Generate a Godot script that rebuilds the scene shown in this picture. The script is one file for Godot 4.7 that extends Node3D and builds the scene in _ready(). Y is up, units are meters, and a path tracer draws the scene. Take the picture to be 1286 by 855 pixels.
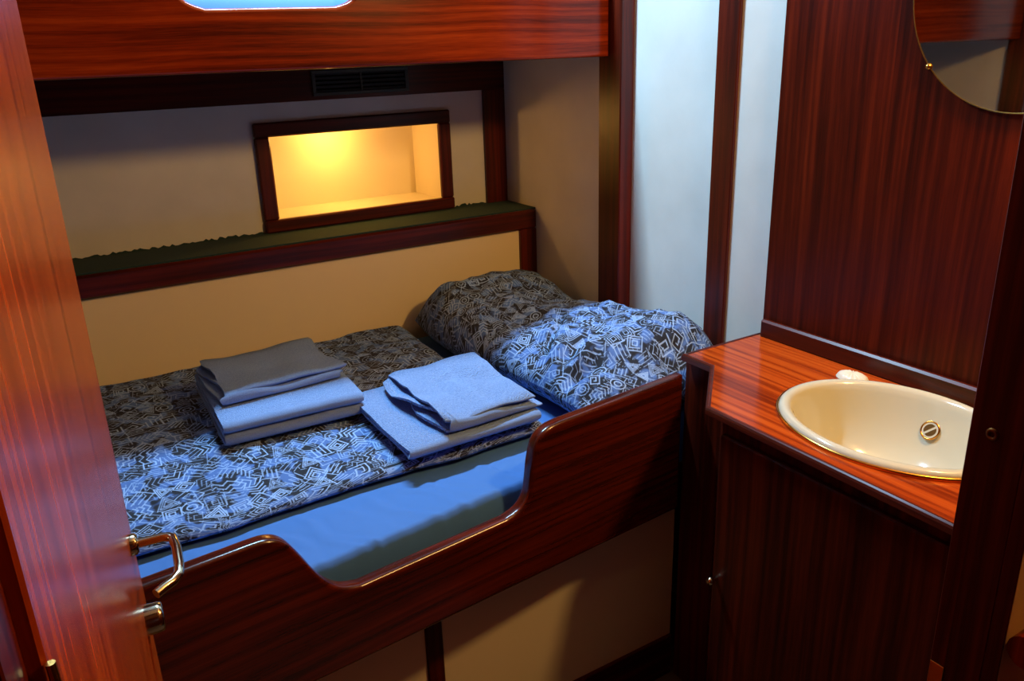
extends Node3D

# Ship's cabin seen through its open door: a lower and an upper berth, a vanity with basin and mirror.
# x runs along the berths, y is up, z comes out of the back wall into the room. Metres.

var mats := {}
var grain := 0            # axis of the wood grain for the mesh being built
var uv_kind := "wood"     # "wood": grain mapping, "plain": metres box mapping, "given": next_uv
var uv_off := Vector2.ZERO
var next_uv := Vector2.ZERO
var trim_no := 0
var rng := RandomNumberGenerator.new()

const XE := 1.412         # end wall
const FLOOR := 0.0
const CEIL := 2.35

# ------------------------------------------------------------------ mesh helpers
func begin(g := 0, kind := "wood") -> SurfaceTool:
	grain = g
	uv_kind = kind
	uv_off = Vector2(rng.randf(), rng.randf())
	var st := SurfaceTool.new()
	st.begin(Mesh.PRIMITIVE_TRIANGLES)
	return st

func uv_of(p: Vector3, n: Vector3) -> Vector2:
	var a := n.abs()
	var m := 0
	if a.y >= a.x and a.y >= a.z: m = 1
	elif a.z >= a.x and a.z >= a.y: m = 2
	if uv_kind == "wood":
		var u := 0
		var v := 0
		if m == grain:
			u = (m + 1) % 3
			v = (m + 2) % 3
		else:
			u = grain
			v = 3 - grain - m
		return Vector2(p[u] / 2.0, p[v] / 0.7) + uv_off
	var i := (m + 1) % 3
	var j := (m + 2) % 3
	return Vector2(p[i], p[j])

func tri(st: SurfaceTool, a: Vector3, b: Vector3, c: Vector3, sg := -1) -> void:
	var n := (c - a).cross(b - a).normalized()
	st.set_smooth_group(sg)
	for p in [a, b, c]:
		st.set_uv(uv_of(p, n))
		st.add_vertex(p)

func tri_uv(st: SurfaceTool, a: Vector3, b: Vector3, c: Vector3, ua: Vector2, ub: Vector2, uc: Vector2, sg := 1) -> void:
	st.set_smooth_group(sg)
	st.set_uv(ua); st.add_vertex(a)
	st.set_uv(ub); st.add_vertex(b)
	st.set_uv(uc); st.add_vertex(c)

# quad whose front looks along "out"
func quad(st: SurfaceTool, a: Vector3, b: Vector3, c: Vector3, d: Vector3, out: Vector3, sg := -1) -> void:
	var n := (c - a).cross(b - a)
	if n.length_squared() < 1e-18: n = (d - a).cross(c - a)
	if n.dot(out) >= 0:
		tri(st, a, b, c, sg); tri(st, a, c, d, sg)
	else:
		tri(st, a, c, b, sg); tri(st, a, d, c, sg)

# box with chamfered edges
func cbox(st: SurfaceTool, lo: Vector3, hi: Vector3, r := 0.002, xf := Transform3D.IDENTITY) -> void:
	var c := (lo + hi) * 0.5
	var h := (hi - lo) * 0.5
	r = minf(r, minf(h.x, minf(h.y, h.z)) * 0.9)
	var P := func(sx, sy, sz, keep):
		var v := Vector3(sx * (h.x - r), sy * (h.y - r), sz * (h.z - r))
		v[keep] = [sx, sy, sz][keep] * h[keep]
		return xf * (c + v)
	for ax in 3:
		var u := (ax + 1) % 3
		var w := (ax + 2) % 3
		for s in [-1, 1]:
			var q := []
			for k in [[-1, -1], [1, -1], [1, 1], [-1, 1]]:
				var g := [0, 0, 0]
				g[ax] = s; g[u] = k[0]; g[w] = k[1]
				q.append(P.call(g[0], g[1], g[2], ax))
			var o := Vector3.ZERO
			o[ax] = s
			quad(st, q[0], q[1], q[2], q[3], xf.basis * o)
		# edges parallel to ax
		for su in [-1, 1]:
			for sw in [-1, 1]:
				var g0 := [0, 0, 0]
				g0[ax] = -1; g0[u] = su; g0[w] = sw
				var g1 := g0.duplicate()
				g1[ax] = 1
				var o2 := Vector3.ZERO
				o2[u] = su; o2[w] = sw
				quad(st, P.call(g0[0], g0[1], g0[2], u), P.call(g1[0], g1[1], g1[2], u), P.call(g1[0], g1[1], g1[2], w), P.call(g0[0], g0[1], g0[2], w), xf.basis * o2)
	for sx in [-1, 1]:
		for sy in [-1, 1]:
			for sz in [-1, 1]:
				var a: Vector3 = P.call(sx, sy, sz, 0)
				var b: Vector3 = P.call(sx, sy, sz, 1)
				var d: Vector3 = P.call(sx, sy, sz, 2)
				if (d - a).cross(b - a).dot(xf.basis * Vector3(sx, sy, sz)) >= 0: tri(st, a, b, d)
				else: tri(st, a, d, b)

# lathe about an axis: profile of (radius, height); squash gives an elliptic section
func lathe(st: SurfaceTool, prof: Array, xf: Transform3D, n := 32, sx := 1.0, sz := 1.0, sg := 1) -> void:
	for i in prof.size() - 1:
		for k in n:
			var a0 := TAU * k / n
			var a1 := TAU * (k + 1) / n
			var p0: Vector2 = prof[i]
			var p1: Vector2 = prof[i + 1]
			var A := xf * Vector3(cos(a0) * p0.x * sx, p0.y, sin(a0) * p0.x * sz)
			var B := xf * Vector3(cos(a1) * p0.x * sx, p0.y, sin(a1) * p0.x * sz)
			var C := xf * Vector3(cos(a1) * p1.x * sx, p1.y, sin(a1) * p1.x * sz)
			var D := xf * Vector3(cos(a0) * p1.x * sx, p1.y, sin(a0) * p1.x * sz)
			if p0.x > 1e-6: tri(st, A, C, B, sg)
			if p1.x > 1e-6: tri(st, A, D, C, sg)

# swept round bar along points
func tube(st: SurfaceTool, pts: Array, r: float, n := 12, cap := true) -> void:
	var rings := []
	var up := Vector3.UP
	var d0: Vector3 = (pts[1] - pts[0]).normalized()
	if absf(d0.dot(up)) > 0.95: up = Vector3.RIGHT
	for i in pts.size():
		var d: Vector3 = (pts[mini(i + 1, pts.size() - 1)] - pts[maxi(i - 1, 0)]).normalized()
		var s := d.cross(up).normalized()
		up = s.cross(d).normalized()
		var ring := []
		for k in n:
			ring.append(pts[i] + (s * cos(TAU * k / n) + up * sin(TAU * k / n)) * r)
		rings.append(ring)
	for i in rings.size() - 1:
		var mid: Vector3 = (pts[i] + pts[i + 1]) * 0.5
		for k in n:
			var k2 := (k + 1) % n
			quad(st, rings[i][k], rings[i][k2], rings[i + 1][k2], rings[i + 1][k], (rings[i][k] + rings[i + 1][k2]) * 0.5 - mid, 1)
	if cap:
		for e in [0, rings.size() - 1]:
			var dir: Vector3 = (pts[0] - pts[1]) if e == 0 else (pts[e] - pts[e - 1])
			for k in n:
				var A: Vector3 = pts[e]
				var B: Vector3 = rings[e][k]
				var C: Vector3 = rings[e][(k + 1) % n]
				if (C - A).cross(B - A).dot(dir) >= 0: tri(st, A, B, C)
				else: tri(st, A, C, B)

func spline(pts: Array, per := 6, closed := false) -> Array:
	var out := []
	var n := pts.size()
	var last := n if closed else n - 1
	for i in last:
		var p0: Vector2 = pts[(i - 1 + n) % n] if closed else pts[maxi(i - 1, 0)]
		var p1: Vector2 = pts[i]
		var p2: Vector2 = pts[(i + 1) % n]
		var p3: Vector2 = pts[(i + 2) % n] if closed else pts[mini(i + 2, n - 1)]
		for k in per:
			out.append(p1.cubic_interpolate(p2, p0, p3, float(k) / per))
	if not closed: out.append(pts[n - 1])
	return out

# a board cut to an outline (counter-clockwise in (s, y)), its edges rounded
func board(st: SurfaceTool, outline: Array, O: Vector3, S: Vector3, N: Vector3, thick: float, r: float) -> void:
	var n := outline.size()
	var nor := []
	for i in n:
		var a: Vector2 = (outline[i] - outline[(i - 1 + n) % n]).normalized()
		var b: Vector2 = (outline[(i + 1) % n] - outline[i]).normalized()
		var na := Vector2(a.y, -a.x)
		var nb := Vector2(b.y, -b.x)
		var m := (na + nb).normalized()
		nor.append(m / maxf(0.5, m.dot(na)))
	var rings := []
	var steps := 5
	for e in 2:
		for k in steps + 1:
			var t := (PI / 2) * k / steps
			var inset := r * (1.0 - sin(t)) if e == 0 else r * (1.0 - cos(t))
			var depth := -r * (1.0 - cos(t)) if e == 0 else -(thick - r) - r * sin(t)
			var ring := []
			for i in n:
				var p: Vector2 = outline[i] - nor[i] * inset
				ring.append(O + S * p.x + Vector3.UP * p.y + N * depth)
			rings.append(ring)
	for j in rings.size() - 1:
		for i in n:
			var i2 := (i + 1) % n
			var o: Vector2 = nor[i] + nor[i2]
			var w := 1.0 if j < steps else (-1.0 if j > steps else 0.0)
			quad(st, rings[j][i], rings[j][i2], rings[j + 1][i2], rings[j + 1][i], S * o.x + Vector3.UP * o.y + N * w * 0.7, 1)
	for e in 2:
		var ring: Array = rings[0] if e == 0 else rings[rings.size() - 1]
		var flat := PackedVector2Array()
		for i in n: flat.append(outline[i] - nor[i] * r)
		var ids := Geometry2D.triangulate_polygon(flat)
		for q in range(0, ids.size(), 3):
			var A: Vector3 = ring[ids[q]]
			var B: Vector3 = ring[ids[q + 1]]
			var C: Vector3 = ring[ids[q + 2]]
			var want := N if e == 0 else -N
			if (C - A).cross(B - A).dot(want) >= 0: tri(st, A, B, C)
			else: tri(st, A, C, B)

# flat polygon in x,z at height y
func plate(st: SurfaceTool, poly: PackedVector2Array, y: float, up := 1.0) -> void:
	var ids := Geometry2D.triangulate_polygon(poly)
	for q in range(0, ids.size(), 3):
		var A := Vector3(poly[ids[q]].x, y, poly[ids[q]].y)
		var B := Vector3(poly[ids[q + 1]].x, y, poly[ids[q + 1]].y)
		var C := Vector3(poly[ids[q + 2]].x, y, poly[ids[q + 2]].y)
		if (C - A).cross(B - A).dot(Vector3.UP * up) >= 0: tri(st, A, B, C)
		else: tri(st, A, C, B)

# soft bedding: a top that swells over a footprint and rounds down to its base
# foot(s, t) -> Vector2(x, z), s and t in -1..1; top(x, z) -> height above base
func cushion(st: SurfaceTool, nx: int, nz: int, foot: Callable, top: Callable, base: Callable, edge: float, uvs: float, power := 0.5, seam := 0.0) -> void:
	var P := []
	var U := []
	var Bt := []
	for j in nz + 1:
		for i in nx + 1:
			var s := sin((float(i) / nx - 0.5) * PI) * 0.7 + (float(i) / nx * 2.0 - 1.0) * 0.3
			var t := sin((float(j) / nz - 0.5) * PI) * 0.7 + (float(j) / nz * 2.0 - 1.0) * 0.3
			var f: Vector2 = foot.call(s, t)
			var ex: float = absf((foot.call(1.0, t) - foot.call(-1.0, t)).x) * 0.5 * (1.0 - absf(s))
			var ez: float = absf((foot.call(s, 1.0) - foot.call(s, -1.0)).y) * 0.5 * (1.0 - absf(t))
			var kx := clampf(ex / edge, 0, 1)
			var kz := clampf(ez / edge, 0, 1)
			var e := pow(1.0 - (1.0 - kx) * (1.0 - kx), power) * pow(1.0 - (1.0 - kz) * (1.0 - kz), power)
			var b: float = base.call(f.x, f.y)
			var y: float = lerpf(b + seam, b + top.call(f.x, f.y), e)
			P.append(Vector3(f.x, y, f.y))
			Bt.append(Vector3(f.x, lerpf(b + seam, b, clampf(e * 1.15, 0, 1)), f.y))
			U.append(Vector2(f.x + (1.0 - e) * 0.04 * signf(s), f.y + (1.0 - e) * 0.04 * signf(t)) / uvs)
	for j in nz:
		for i in nx:
			var a := j * (nx + 1) + i
			var b2 := a + 1
			var c := a + nx + 2
			var d := a + nx + 1
			tri_uv(st, P[a], P[b2], P[c], U[a], U[b2], U[c])
			tri_uv(st, P[a], P[c], P[d], U[a], U[c], U[d])
			tri_uv(st, Bt[a], Bt[c], Bt[b2], U[a], U[c], U[b2], 2)
			tri_uv(st, Bt[a], Bt[d], Bt[c], U[a], U[d], U[c], 2)

# a cloth folded to and fro: centre line in (z, y), carried along x with a little waviness
func folded(st: SurfaceTool, line: Array, x0: float, x1: float, thick: float, xf: Transform3D, noise: FastNoiseLite, wave: float, open := 0.0, slices := 26) -> void:
	var n := line.size()
	var nor := []
	for i in n:
		var d: Vector2 = (line[mini(i + 1, n - 1)] - line[maxi(i - 1, 0)]).normalized()
		nor.append(Vector2(-d.y, d.x))
	var G := []
	for k in slices + 1:
		var f := float(k) / slices
		var col := []
		for sd in [1, -1]:
			for ii in n:
				var i: int = ii if sd == 1 else n - 1 - ii
				var len_t := float(i) / (n - 1)
				var w0 := noise.get_noise_3d(f * 60.0, line[i].x * 260.0, len_t * 90.0) * wave
				var xs := lerpf(x0, x1, f) + noise.get_noise_2d(len_t * 160.0, 300.0 + f * 20.0) * wave * 1.6 * (1.0 if (f < 0.04 or f > 0.96) else 0.4)
				var th := thick * 0.5 * (1.0 if f > 0.01 and f < 0.99 else 0.6)
				var p: Vector2 = line[i] + nor[i] * th * sd
				var lift := maxf((p.y + w0 * clampf(p.y / 0.02, 0.0, 1.0)) * (1.0 + open * pow(1.0 - f, 3.0) * smoothstep(0.02, 0.16, p.x)), 0.0006)
				col.append(xf * Vector3(xs, lift, p.x))
		G.append(col)
	var m := n * 2
	for k in slices:
		for i in m:
			var i2 := (i + 1) % m
			var uA := Vector2(float(k) / slices * (x1 - x0), i * 0.012) / 0.25
			var uB := Vector2(float(k + 1) / slices * (x1 - x0), i * 0.012) / 0.25
			var du := Vector2(0, 0.012) / 0.25
			tri_uv(st, G[k][i], G[k + 1][i], G[k + 1][i2], uA, uB, uB + du)
			tri_uv(st, G[k][i], G[k + 1][i2], G[k][i2], uA, uB + du, uA + du)
	for e in [0, slices]:
		for i in n - 1:
			var a: Vector3 = G[e][i]
			var b: Vector3 = G[e][i + 1]
			var c: Vector3 = G[e][m - 2 - i]
			var d: Vector3 = G[e][m - 1 - i]
			quad(st, a, b, c, d, xf.basis * Vector3(-1 if e == 0 else 1, 0, 0), 3)

func fold_line(depth: float, layers: int, gap: float, first_back := 0.0) -> Array:
	# starts at the back at the bottom, bends at the front, then at the back ...
	var out := []
	var y := gap * 0.5
	var r := gap * 0.5
	for l in layers:
		var fwd := l % 2 == 0
		var za := 0.0 + (first_back if l == 0 else 0.0)
		var zb := depth - r
		for k in 9:
			var f := k / 8.0
			out.append(Vector2(lerpf(za, zb, f) if fwd else lerpf(zb, r, f), y))
		if l < layers - 1:
			for k in range(1, 6):
				var a := PI * k / 6.0
				var cz := zb if fwd else r
				out.append(Vector2(cz + sin(a) * r * (1.0 if fwd else -1.0), y + r - cos(a) * r))
		y += gap
	return out

# ------------------------------------------------------------------ objects
func put(st: SurfaceTool, called: String, m: String, parent: Node = self) -> MeshInstance3D:
	st.generate_normals()
	if m in ["towel", "print"] : st.generate_tangents()
	var o := MeshInstance3D.new()
	o.mesh = st.commit()
	o.name = called
	o.material_override = mats[m]
	parent.add_child(o, true)
	return o

func part_box(called: String, m: String, parent: Node, lo: Vector3, hi: Vector3, r := 0.002, g := 0) -> MeshInstance3D:
	var st := begin(g)
	cbox(st, lo, hi, r)
	return put(st, called, m, parent)

func tag(o: Node, label: String, category: String, group := "") -> Node:
	o.set_meta("label", label)
	o.set_meta("category", category)
	if group: o.set_meta("group", group)
	return o

func thing(called: String, label: String, category: String, group := "") -> Node3D:
	var o := Node3D.new()
	o.name = called
	add_child(o, true)
	tag(o, label, category, group)
	return o

func structure(o: Node, label: String, category: String) -> Node:
	o.set_meta("kind", "structure")
	tag(o, label, category)
	return o

# ------------------------------------------------------------------ textures
func wood_texture(sd: int, dark: Color, mid: Color, light: Color, ribbon: float) -> ImageTexture:
	var W := 512
	var H := 1024
	var a := FastNoiseLite.new(); a.seed = sd; a.noise_type = FastNoiseLite.TYPE_SIMPLEX_SMOOTH; a.frequency = 1.0; a.fractal_type = FastNoiseLite.FRACTAL_NONE
	var b := FastNoiseLite.new(); b.seed = sd + 7; b.noise_type = FastNoiseLite.TYPE_SIMPLEX_SMOOTH; b.frequency = 1.0; b.fractal_type = FastNoiseLite.FRACTAL_NONE
	var img := Image.create(W, H, true, Image.FORMAT_RGB8)
	for x in W:
		var u := float(x) / W
		var k := clampf((u - 0.8) / 0.2, 0, 1)
		for y in H:
			var v := float(y) / H
			var val := 0.0
			for pass_no in 2:
				var w := (1.0 - k) if pass_no == 0 else k
				if w <= 0.0: continue
				var uu := u if pass_no == 0 else u - 1.0
				var wob := v + 0.006 * a.get_noise_2d(uu * 4.0, v * 3.0)
				var s := a.get_noise_2d(uu * 1.6, wob * 46.0) * ribbon
				s += b.get_noise_2d(uu * 3.0, wob * 14.0) * 0.35
				s += b.get_noise_2d(uu * 14.0 + 30.0, wob * 160.0) * 0.20
				s += a.get_noise_2d(uu * 46.0 + 60.0, wob * 420.0) * 0.14
				val += s * w
			val = clampf(val * 0.62 + 0.5, 0, 1)
			var c := dark.lerp(mid, val * 2.0) if val < 0.5 else mid.lerp(light, val * 2.0 - 1.0)
			img.set_pixel(x, y, c)
	img.generate_mipmaps()
	return ImageTexture.create_from_image(img)

func stroke(img: Image, a: Vector2, b: Vector2, w: float, c: Color) -> void:
	var n := img.get_width()
	var lo := Vector2(minf(a.x, b.x), minf(a.y, b.y)) - Vector2.ONE * (w + 1)
	var hi := Vector2(maxf(a.x, b.x), maxf(a.y, b.y)) + Vector2.ONE * (w + 1)
	for y in range(int(lo.y), int(hi.y) + 1):
		for x in range(int(lo.x), int(hi.x) + 1):
			var p := Vector2(x, y)
			var q := Geometry2D.get_closest_point_to_segment(p, a, b)
			var d := p.distance_to(q) - w
			if d < 0.5:
				var px := posmod(x, n)
				var py := posmod(y, n)
				img.set_pixel(px, py, img.get_pixel(px, py).lerp(c, clampf(0.5 - d, 0, 1) * c.a))

func print_texture() -> ImageTexture:
	# hand-drawn looking angular signs, pale on navy, over washed patches
	var N := 1024
	var img := Image.create(N, N, true, Image.FORMAT_RGB8)
	var no := FastNoiseLite.new(); no.seed = 5; no.frequency = 0.011; no.fractal_octaves = 3
	var base := Color8(20, 22, 34)
	var wash := Color8(78, 112, 176)
	for y in N:
		for x in N:
			var fx := float(x) / N
			var fy := float(y) / N
			var v := 0.0
			var bx := clampf((fx - 0.8) / 0.2, 0, 1)
			var by := clampf((fy - 0.8) / 0.2, 0, 1)
			v = lerpf(lerpf(no.get_noise_2d(x, y), no.get_noise_2d(x - N, y), bx), lerpf(no.get_noise_2d(x, y - N), no.get_noise_2d(x - N, y - N), bx), by)
			img.set_pixel(x, y, base.lerp(wash, clampf((v + 0.07) * 3.4, 0, 0.95)))
	var r := RandomNumberGenerator.new()
	r.seed = 11
	var cells := 16
	var cs := float(N) / cells
	var ink := Color8(150, 178, 222)
	for j in cells:
		for i in cells:
			var c := Vector2((i + 0.5) * cs, (j + 0.5) * cs) + Vector2(r.randf_range(-6, 6), r.randf_range(-6, 6))
			var rot := r.randi_range(0, 7) * PI / 4 + r.randf_range(-0.2, 0.2)
			var col := ink
			col.a = r.randf_range(0.6, 1.0)
			var w := r.randf_range(1.8, 2.9)
			var R := cs * r.randf_range(0.5, 0.66)
			var kind: int = [0, 0, 1, 1, 2, 2, 2, 3, 4, 4, 5, 6, 6][r.randi_range(0, 12)]
			var seg := []
			if kind == 0:      # nested triangles
				for q in 3:
					var rr := R * (1.0 - q * 0.32)
					for e in 3:
						seg.append([Vector2.from_angle(rot + TAU * e / 3) * rr, Vector2.from_angle(rot + TAU * (e + 1) / 3) * rr])
			elif kind == 1:    # nested squares
				for q in 3:
					var rr2 := R * (1.0 - q * 0.33)
					for e in 4:
						if q == 1 and e == 2: continue
						seg.append([Vector2.from_angle(rot + TAU * e / 4) * rr2, Vector2.from_angle(rot + TAU * (e + 1) / 4) * rr2])
			elif kind == 2:    # square spiral
				var p := Vector2(-R, -R) * 0.75
				var L := R * 1.5
				var dir := Vector2.RIGHT
				for q in 7:
					var p2 := p + dir * L
					seg.append([p.rotated(rot), p2.rotated(rot)])
					p = p2
					dir = Vector2(-dir.y, dir.x)
					if q % 2 == 1: L -= R * 0.42
			elif kind == 3:    # zigzags
				for row in 3:
					for q in 4:
						var y0 := (row - 1) * R * 0.55
						seg.append([Vector2(-R + q * R * 0.5, y0 + (R * 0.18 if q % 2 == 0 else -R * 0.18)).rotated(rot), Vector2(-R + (q + 1) * R * 0.5, y0 + (-R * 0.18 if q % 2 == 0 else R * 0.18)).rotated(rot)])
			elif kind == 4:    # bars
				for q in 4:
					var xo := (q - 1.5) * R * 0.42
					seg.append([Vector2(xo, -R * r.randf_range(0.4, 0.9)).rotated(rot), Vector2(xo, R * r.randf_range(0.4, 0.9)).rotated(rot)])
				seg.append([Vector2(-R * 0.8, R * 0.9).rotated(rot), Vector2(R * 0.8, R * 0.9).rotated(rot)])
			elif kind == 5:    # rings
				for q in 2:
					var rr3 := R * (0.8 - q * 0.42)
					for e in 10:
						seg.append([Vector2.from_angle(TAU * e / 10) * rr3, Vector2.from_angle(TAU * (e + 1) / 10) * rr3])
			else:              # arrow heads
				for q in 4:
					var xo2 := (q - 1.5) * R * 0.45
					seg.append([Vector2(xo2 - R * 0.3, -R * 0.7).rotated(rot), Vector2(xo2 + R * 0.2, 0).rotated(rot)])
					seg.append([Vector2(xo2 - R * 0.3, R * 0.7).rotated(rot), Vector2(xo2 + R * 0.2, 0).rotated(rot)])
			for sgm in seg:
				stroke(img, c + sgm[0], c + sgm[1], w, col)
	# loose small dashes in the gaps
	for q in 2200:
		var p3 := Vector2(r.randf() * N, r.randf() * N)
		var d := Vector2.from_angle(r.randi_range(0, 7) * PI / 4 + r.randf_range(-0.2, 0.2)) * r.randf_range(6, 18)
		var cc := ink
		cc.a = r.randf_range(0.4, 0.85)
		stroke(img, p3, p3 + d, 1.6, cc)
	img.generate_mipmaps()
	return ImageTexture.create_from_image(img)

func noise_tex(sd: int, freq: float, lo: Color, hi: Color, normal := false, strength := 4.0) -> NoiseTexture2D:
	var t := NoiseTexture2D.new()
	t.width = 512; t.height = 512; t.seamless = true
	var n := FastNoiseLite.new(); n.seed = sd; n.frequency = freq; n.fractal_octaves = 4
	t.noise = n
	if normal:
		t.as_normal_map = true; t.bump_strength = strength
	else:
		var g := Gradient.new(); g.set_color(0, lo); g.set_color(1, hi)
		t.color_ramp = g
	return t

func solid(c: Color, rough: float, metal := 0.0) -> StandardMaterial3D:
	var m := StandardMaterial3D.new()
	m.albedo_color = c
	m.roughness = rough
	m.metallic = metal
	return m

func make_materials() -> void:
	var w1 := wood_texture(3, Color8(66, 18, 6), Color8(122, 38, 10), Color8(162, 62, 18), 0.5)
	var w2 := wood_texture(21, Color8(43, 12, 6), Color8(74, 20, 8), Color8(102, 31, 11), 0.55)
	var w3 := wood_texture(33, Color8(110, 34, 8), Color8(164, 62, 16), Color8(188, 82, 24), 0.75)
	var w4 := wood_texture(47, Color8(112, 38, 9), Color8(150, 58, 14), Color8(174, 74, 20), 0.6)
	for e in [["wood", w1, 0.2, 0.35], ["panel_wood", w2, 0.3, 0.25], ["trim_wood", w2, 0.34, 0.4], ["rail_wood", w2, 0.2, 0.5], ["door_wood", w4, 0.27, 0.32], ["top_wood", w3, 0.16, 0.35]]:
		var m := StandardMaterial3D.new()
		m.albedo_texture = e[1]
		m.roughness = e[2]
		m.metallic_specular = e[3]
		mats[e[0]] = m
	var wall := solid(Color(1, 1, 1), 0.55)
	wall.albedo_texture = noise_tex(2, 0.01, Color8(206, 202, 194), Color8(220, 216, 208))
	wall.uv1_triplanar = true
	wall.uv1_scale = Vector3(0.8, 0.8, 0.8)
	mats["wall"] = wall
	mats["cream"] = solid(Color8(232, 210, 166), 0.55)
	mats["laminate"] = solid(Color8(228, 212, 184), 0.5)
	mats["niche"] = solid(Color8(232, 222, 196), 0.5)
	mats["ceiling"] = solid(Color8(205, 202, 196), 0.7)
	var fl := solid(Color(1, 1, 1), 0.95)
	fl.albedo_texture = noise_tex(9, 0.2, Color8(70, 52, 38), Color8(106, 82, 60))
	fl.uv1_triplanar = true
	fl.uv1_scale = Vector3(4, 4, 4)
	mats["floor"] = fl
	var cp := solid(Color(1, 1, 1), 1.0)
	cp.albedo_texture = noise_tex(12, 0.16, Color8(16, 36, 34), Color8(46, 74, 68))
	cp.uv1_triplanar = true
	cp.uv1_scale = Vector3(6, 6, 6)
	mats["carpet"] = cp
	var pr := solid(Color(1, 1, 1), 0.85)
	pr.albedo_texture = print_texture()
	pr.normal_enabled = true
	pr.normal_texture = noise_tex(31, 0.02, Color.BLACK, Color.WHITE, true, 6.0)
	pr.normal_scale = 0.5
	mats["print"] = pr
	mats["sheet"] = solid(Color8(64, 112, 180), 0.8)
	var tw := solid(Color(1, 1, 1), 0.95)
	tw.albedo_texture = noise_tex(41, 0.12, Color8(112, 142, 198), Color8(142, 170, 216))
	tw.normal_enabled = true
	tw.normal_texture = noise_tex(42, 0.25, Color.BLACK, Color.WHITE, true, 8.0)
	tw.normal_scale = 0.8
	mats["towel"] = tw
	var cer := solid(Color8(206, 200, 178), 0.12)
	cer.clearcoat_enabled = true; cer.clearcoat = 0.6; cer.clearcoat_roughness = 0.05
	mats["ceramic"] = cer
	mats["shell"] = solid(Color8(226, 216, 198), 0.3)
	mats["gold"] = solid(Color8(214, 150, 66), 0.22, 1.0)
	mats["brass"] = solid(Color8(186, 140, 70), 0.25, 1.0)
	mats["nickel"] = solid(Color8(206, 190, 160), 0.14, 1.0)
	mats["dull_brass"] = solid(Color8(120, 78, 38), 0.45, 1.0)
	mats["mirror"] = solid(Color8(214, 214, 208), 0.02, 1.0)
	mats["dark"] = solid(Color8(14, 14, 15), 0.6)
	mats["vent"] = solid(Color8(52, 54, 50), 0.45)
	mats["white_plastic"] = solid(Color8(225, 224, 220), 0.4)
	var em := solid(Color8(240, 244, 250), 0.4)
	em.emission_enabled = true; em.emission = Color(0.62, 0.8, 1.0); em.emission_energy_multiplier = 2.0
	mats["tube_glow"] = em
	var ew := solid(Color8(250, 240, 220), 0.4)
	ew.emission_enabled = true; ew.emission = Color(1.0, 0.66, 0.3); ew.emission_energy_multiplier = 2.5
	mats["warm_glow"] = ew

# ------------------------------------------------------------------ scene
func _ready() -> void:
	rng.seed = 4
	# camera
	var cam := Camera3D.new()
	cam.name = "Camera"
	add_child(cam)
	var f := Vector3(0.48664599, -0.33530261, -0.80668943)
	var rr := Vector3(0.85007365, -0.0310998, 0.5257448)
	cam.transform = Transform3D(Basis(rr, f.cross(rr) * -1.0, -f).orthonormalized(), Vector3(0, 1.5, 2.35))
	cam.keep_aspect = Camera3D.KEEP_HEIGHT
	cam.fov = 44.9288
	cam.near = 0.02
	cam.current = true
	# surroundings: a closed room at its lamps
	var we := WorldEnvironment.new()
	we.name = "Surroundings"
	var env := Environment.new()
	env.background_mode = Environment.BG_COLOR
	env.background_color = Color(0.0, 0.0, 0.0)
	env.tonemap_mode = Environment.TONE_MAPPER_LINEAR
	env.tonemap_exposure = 1.0
	env.sdfgi_enabled = true
	env.ssao_enabled = true
	env.ssil_enabled = true
	we.environment = env
	add_child(we)

	make_materials()
	build_lamps()
	build_shell()
	build_back_wall()
	build_bunks()
	build_bedding()
	build_vanity()
	build_door()
	build_mirror()

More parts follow.
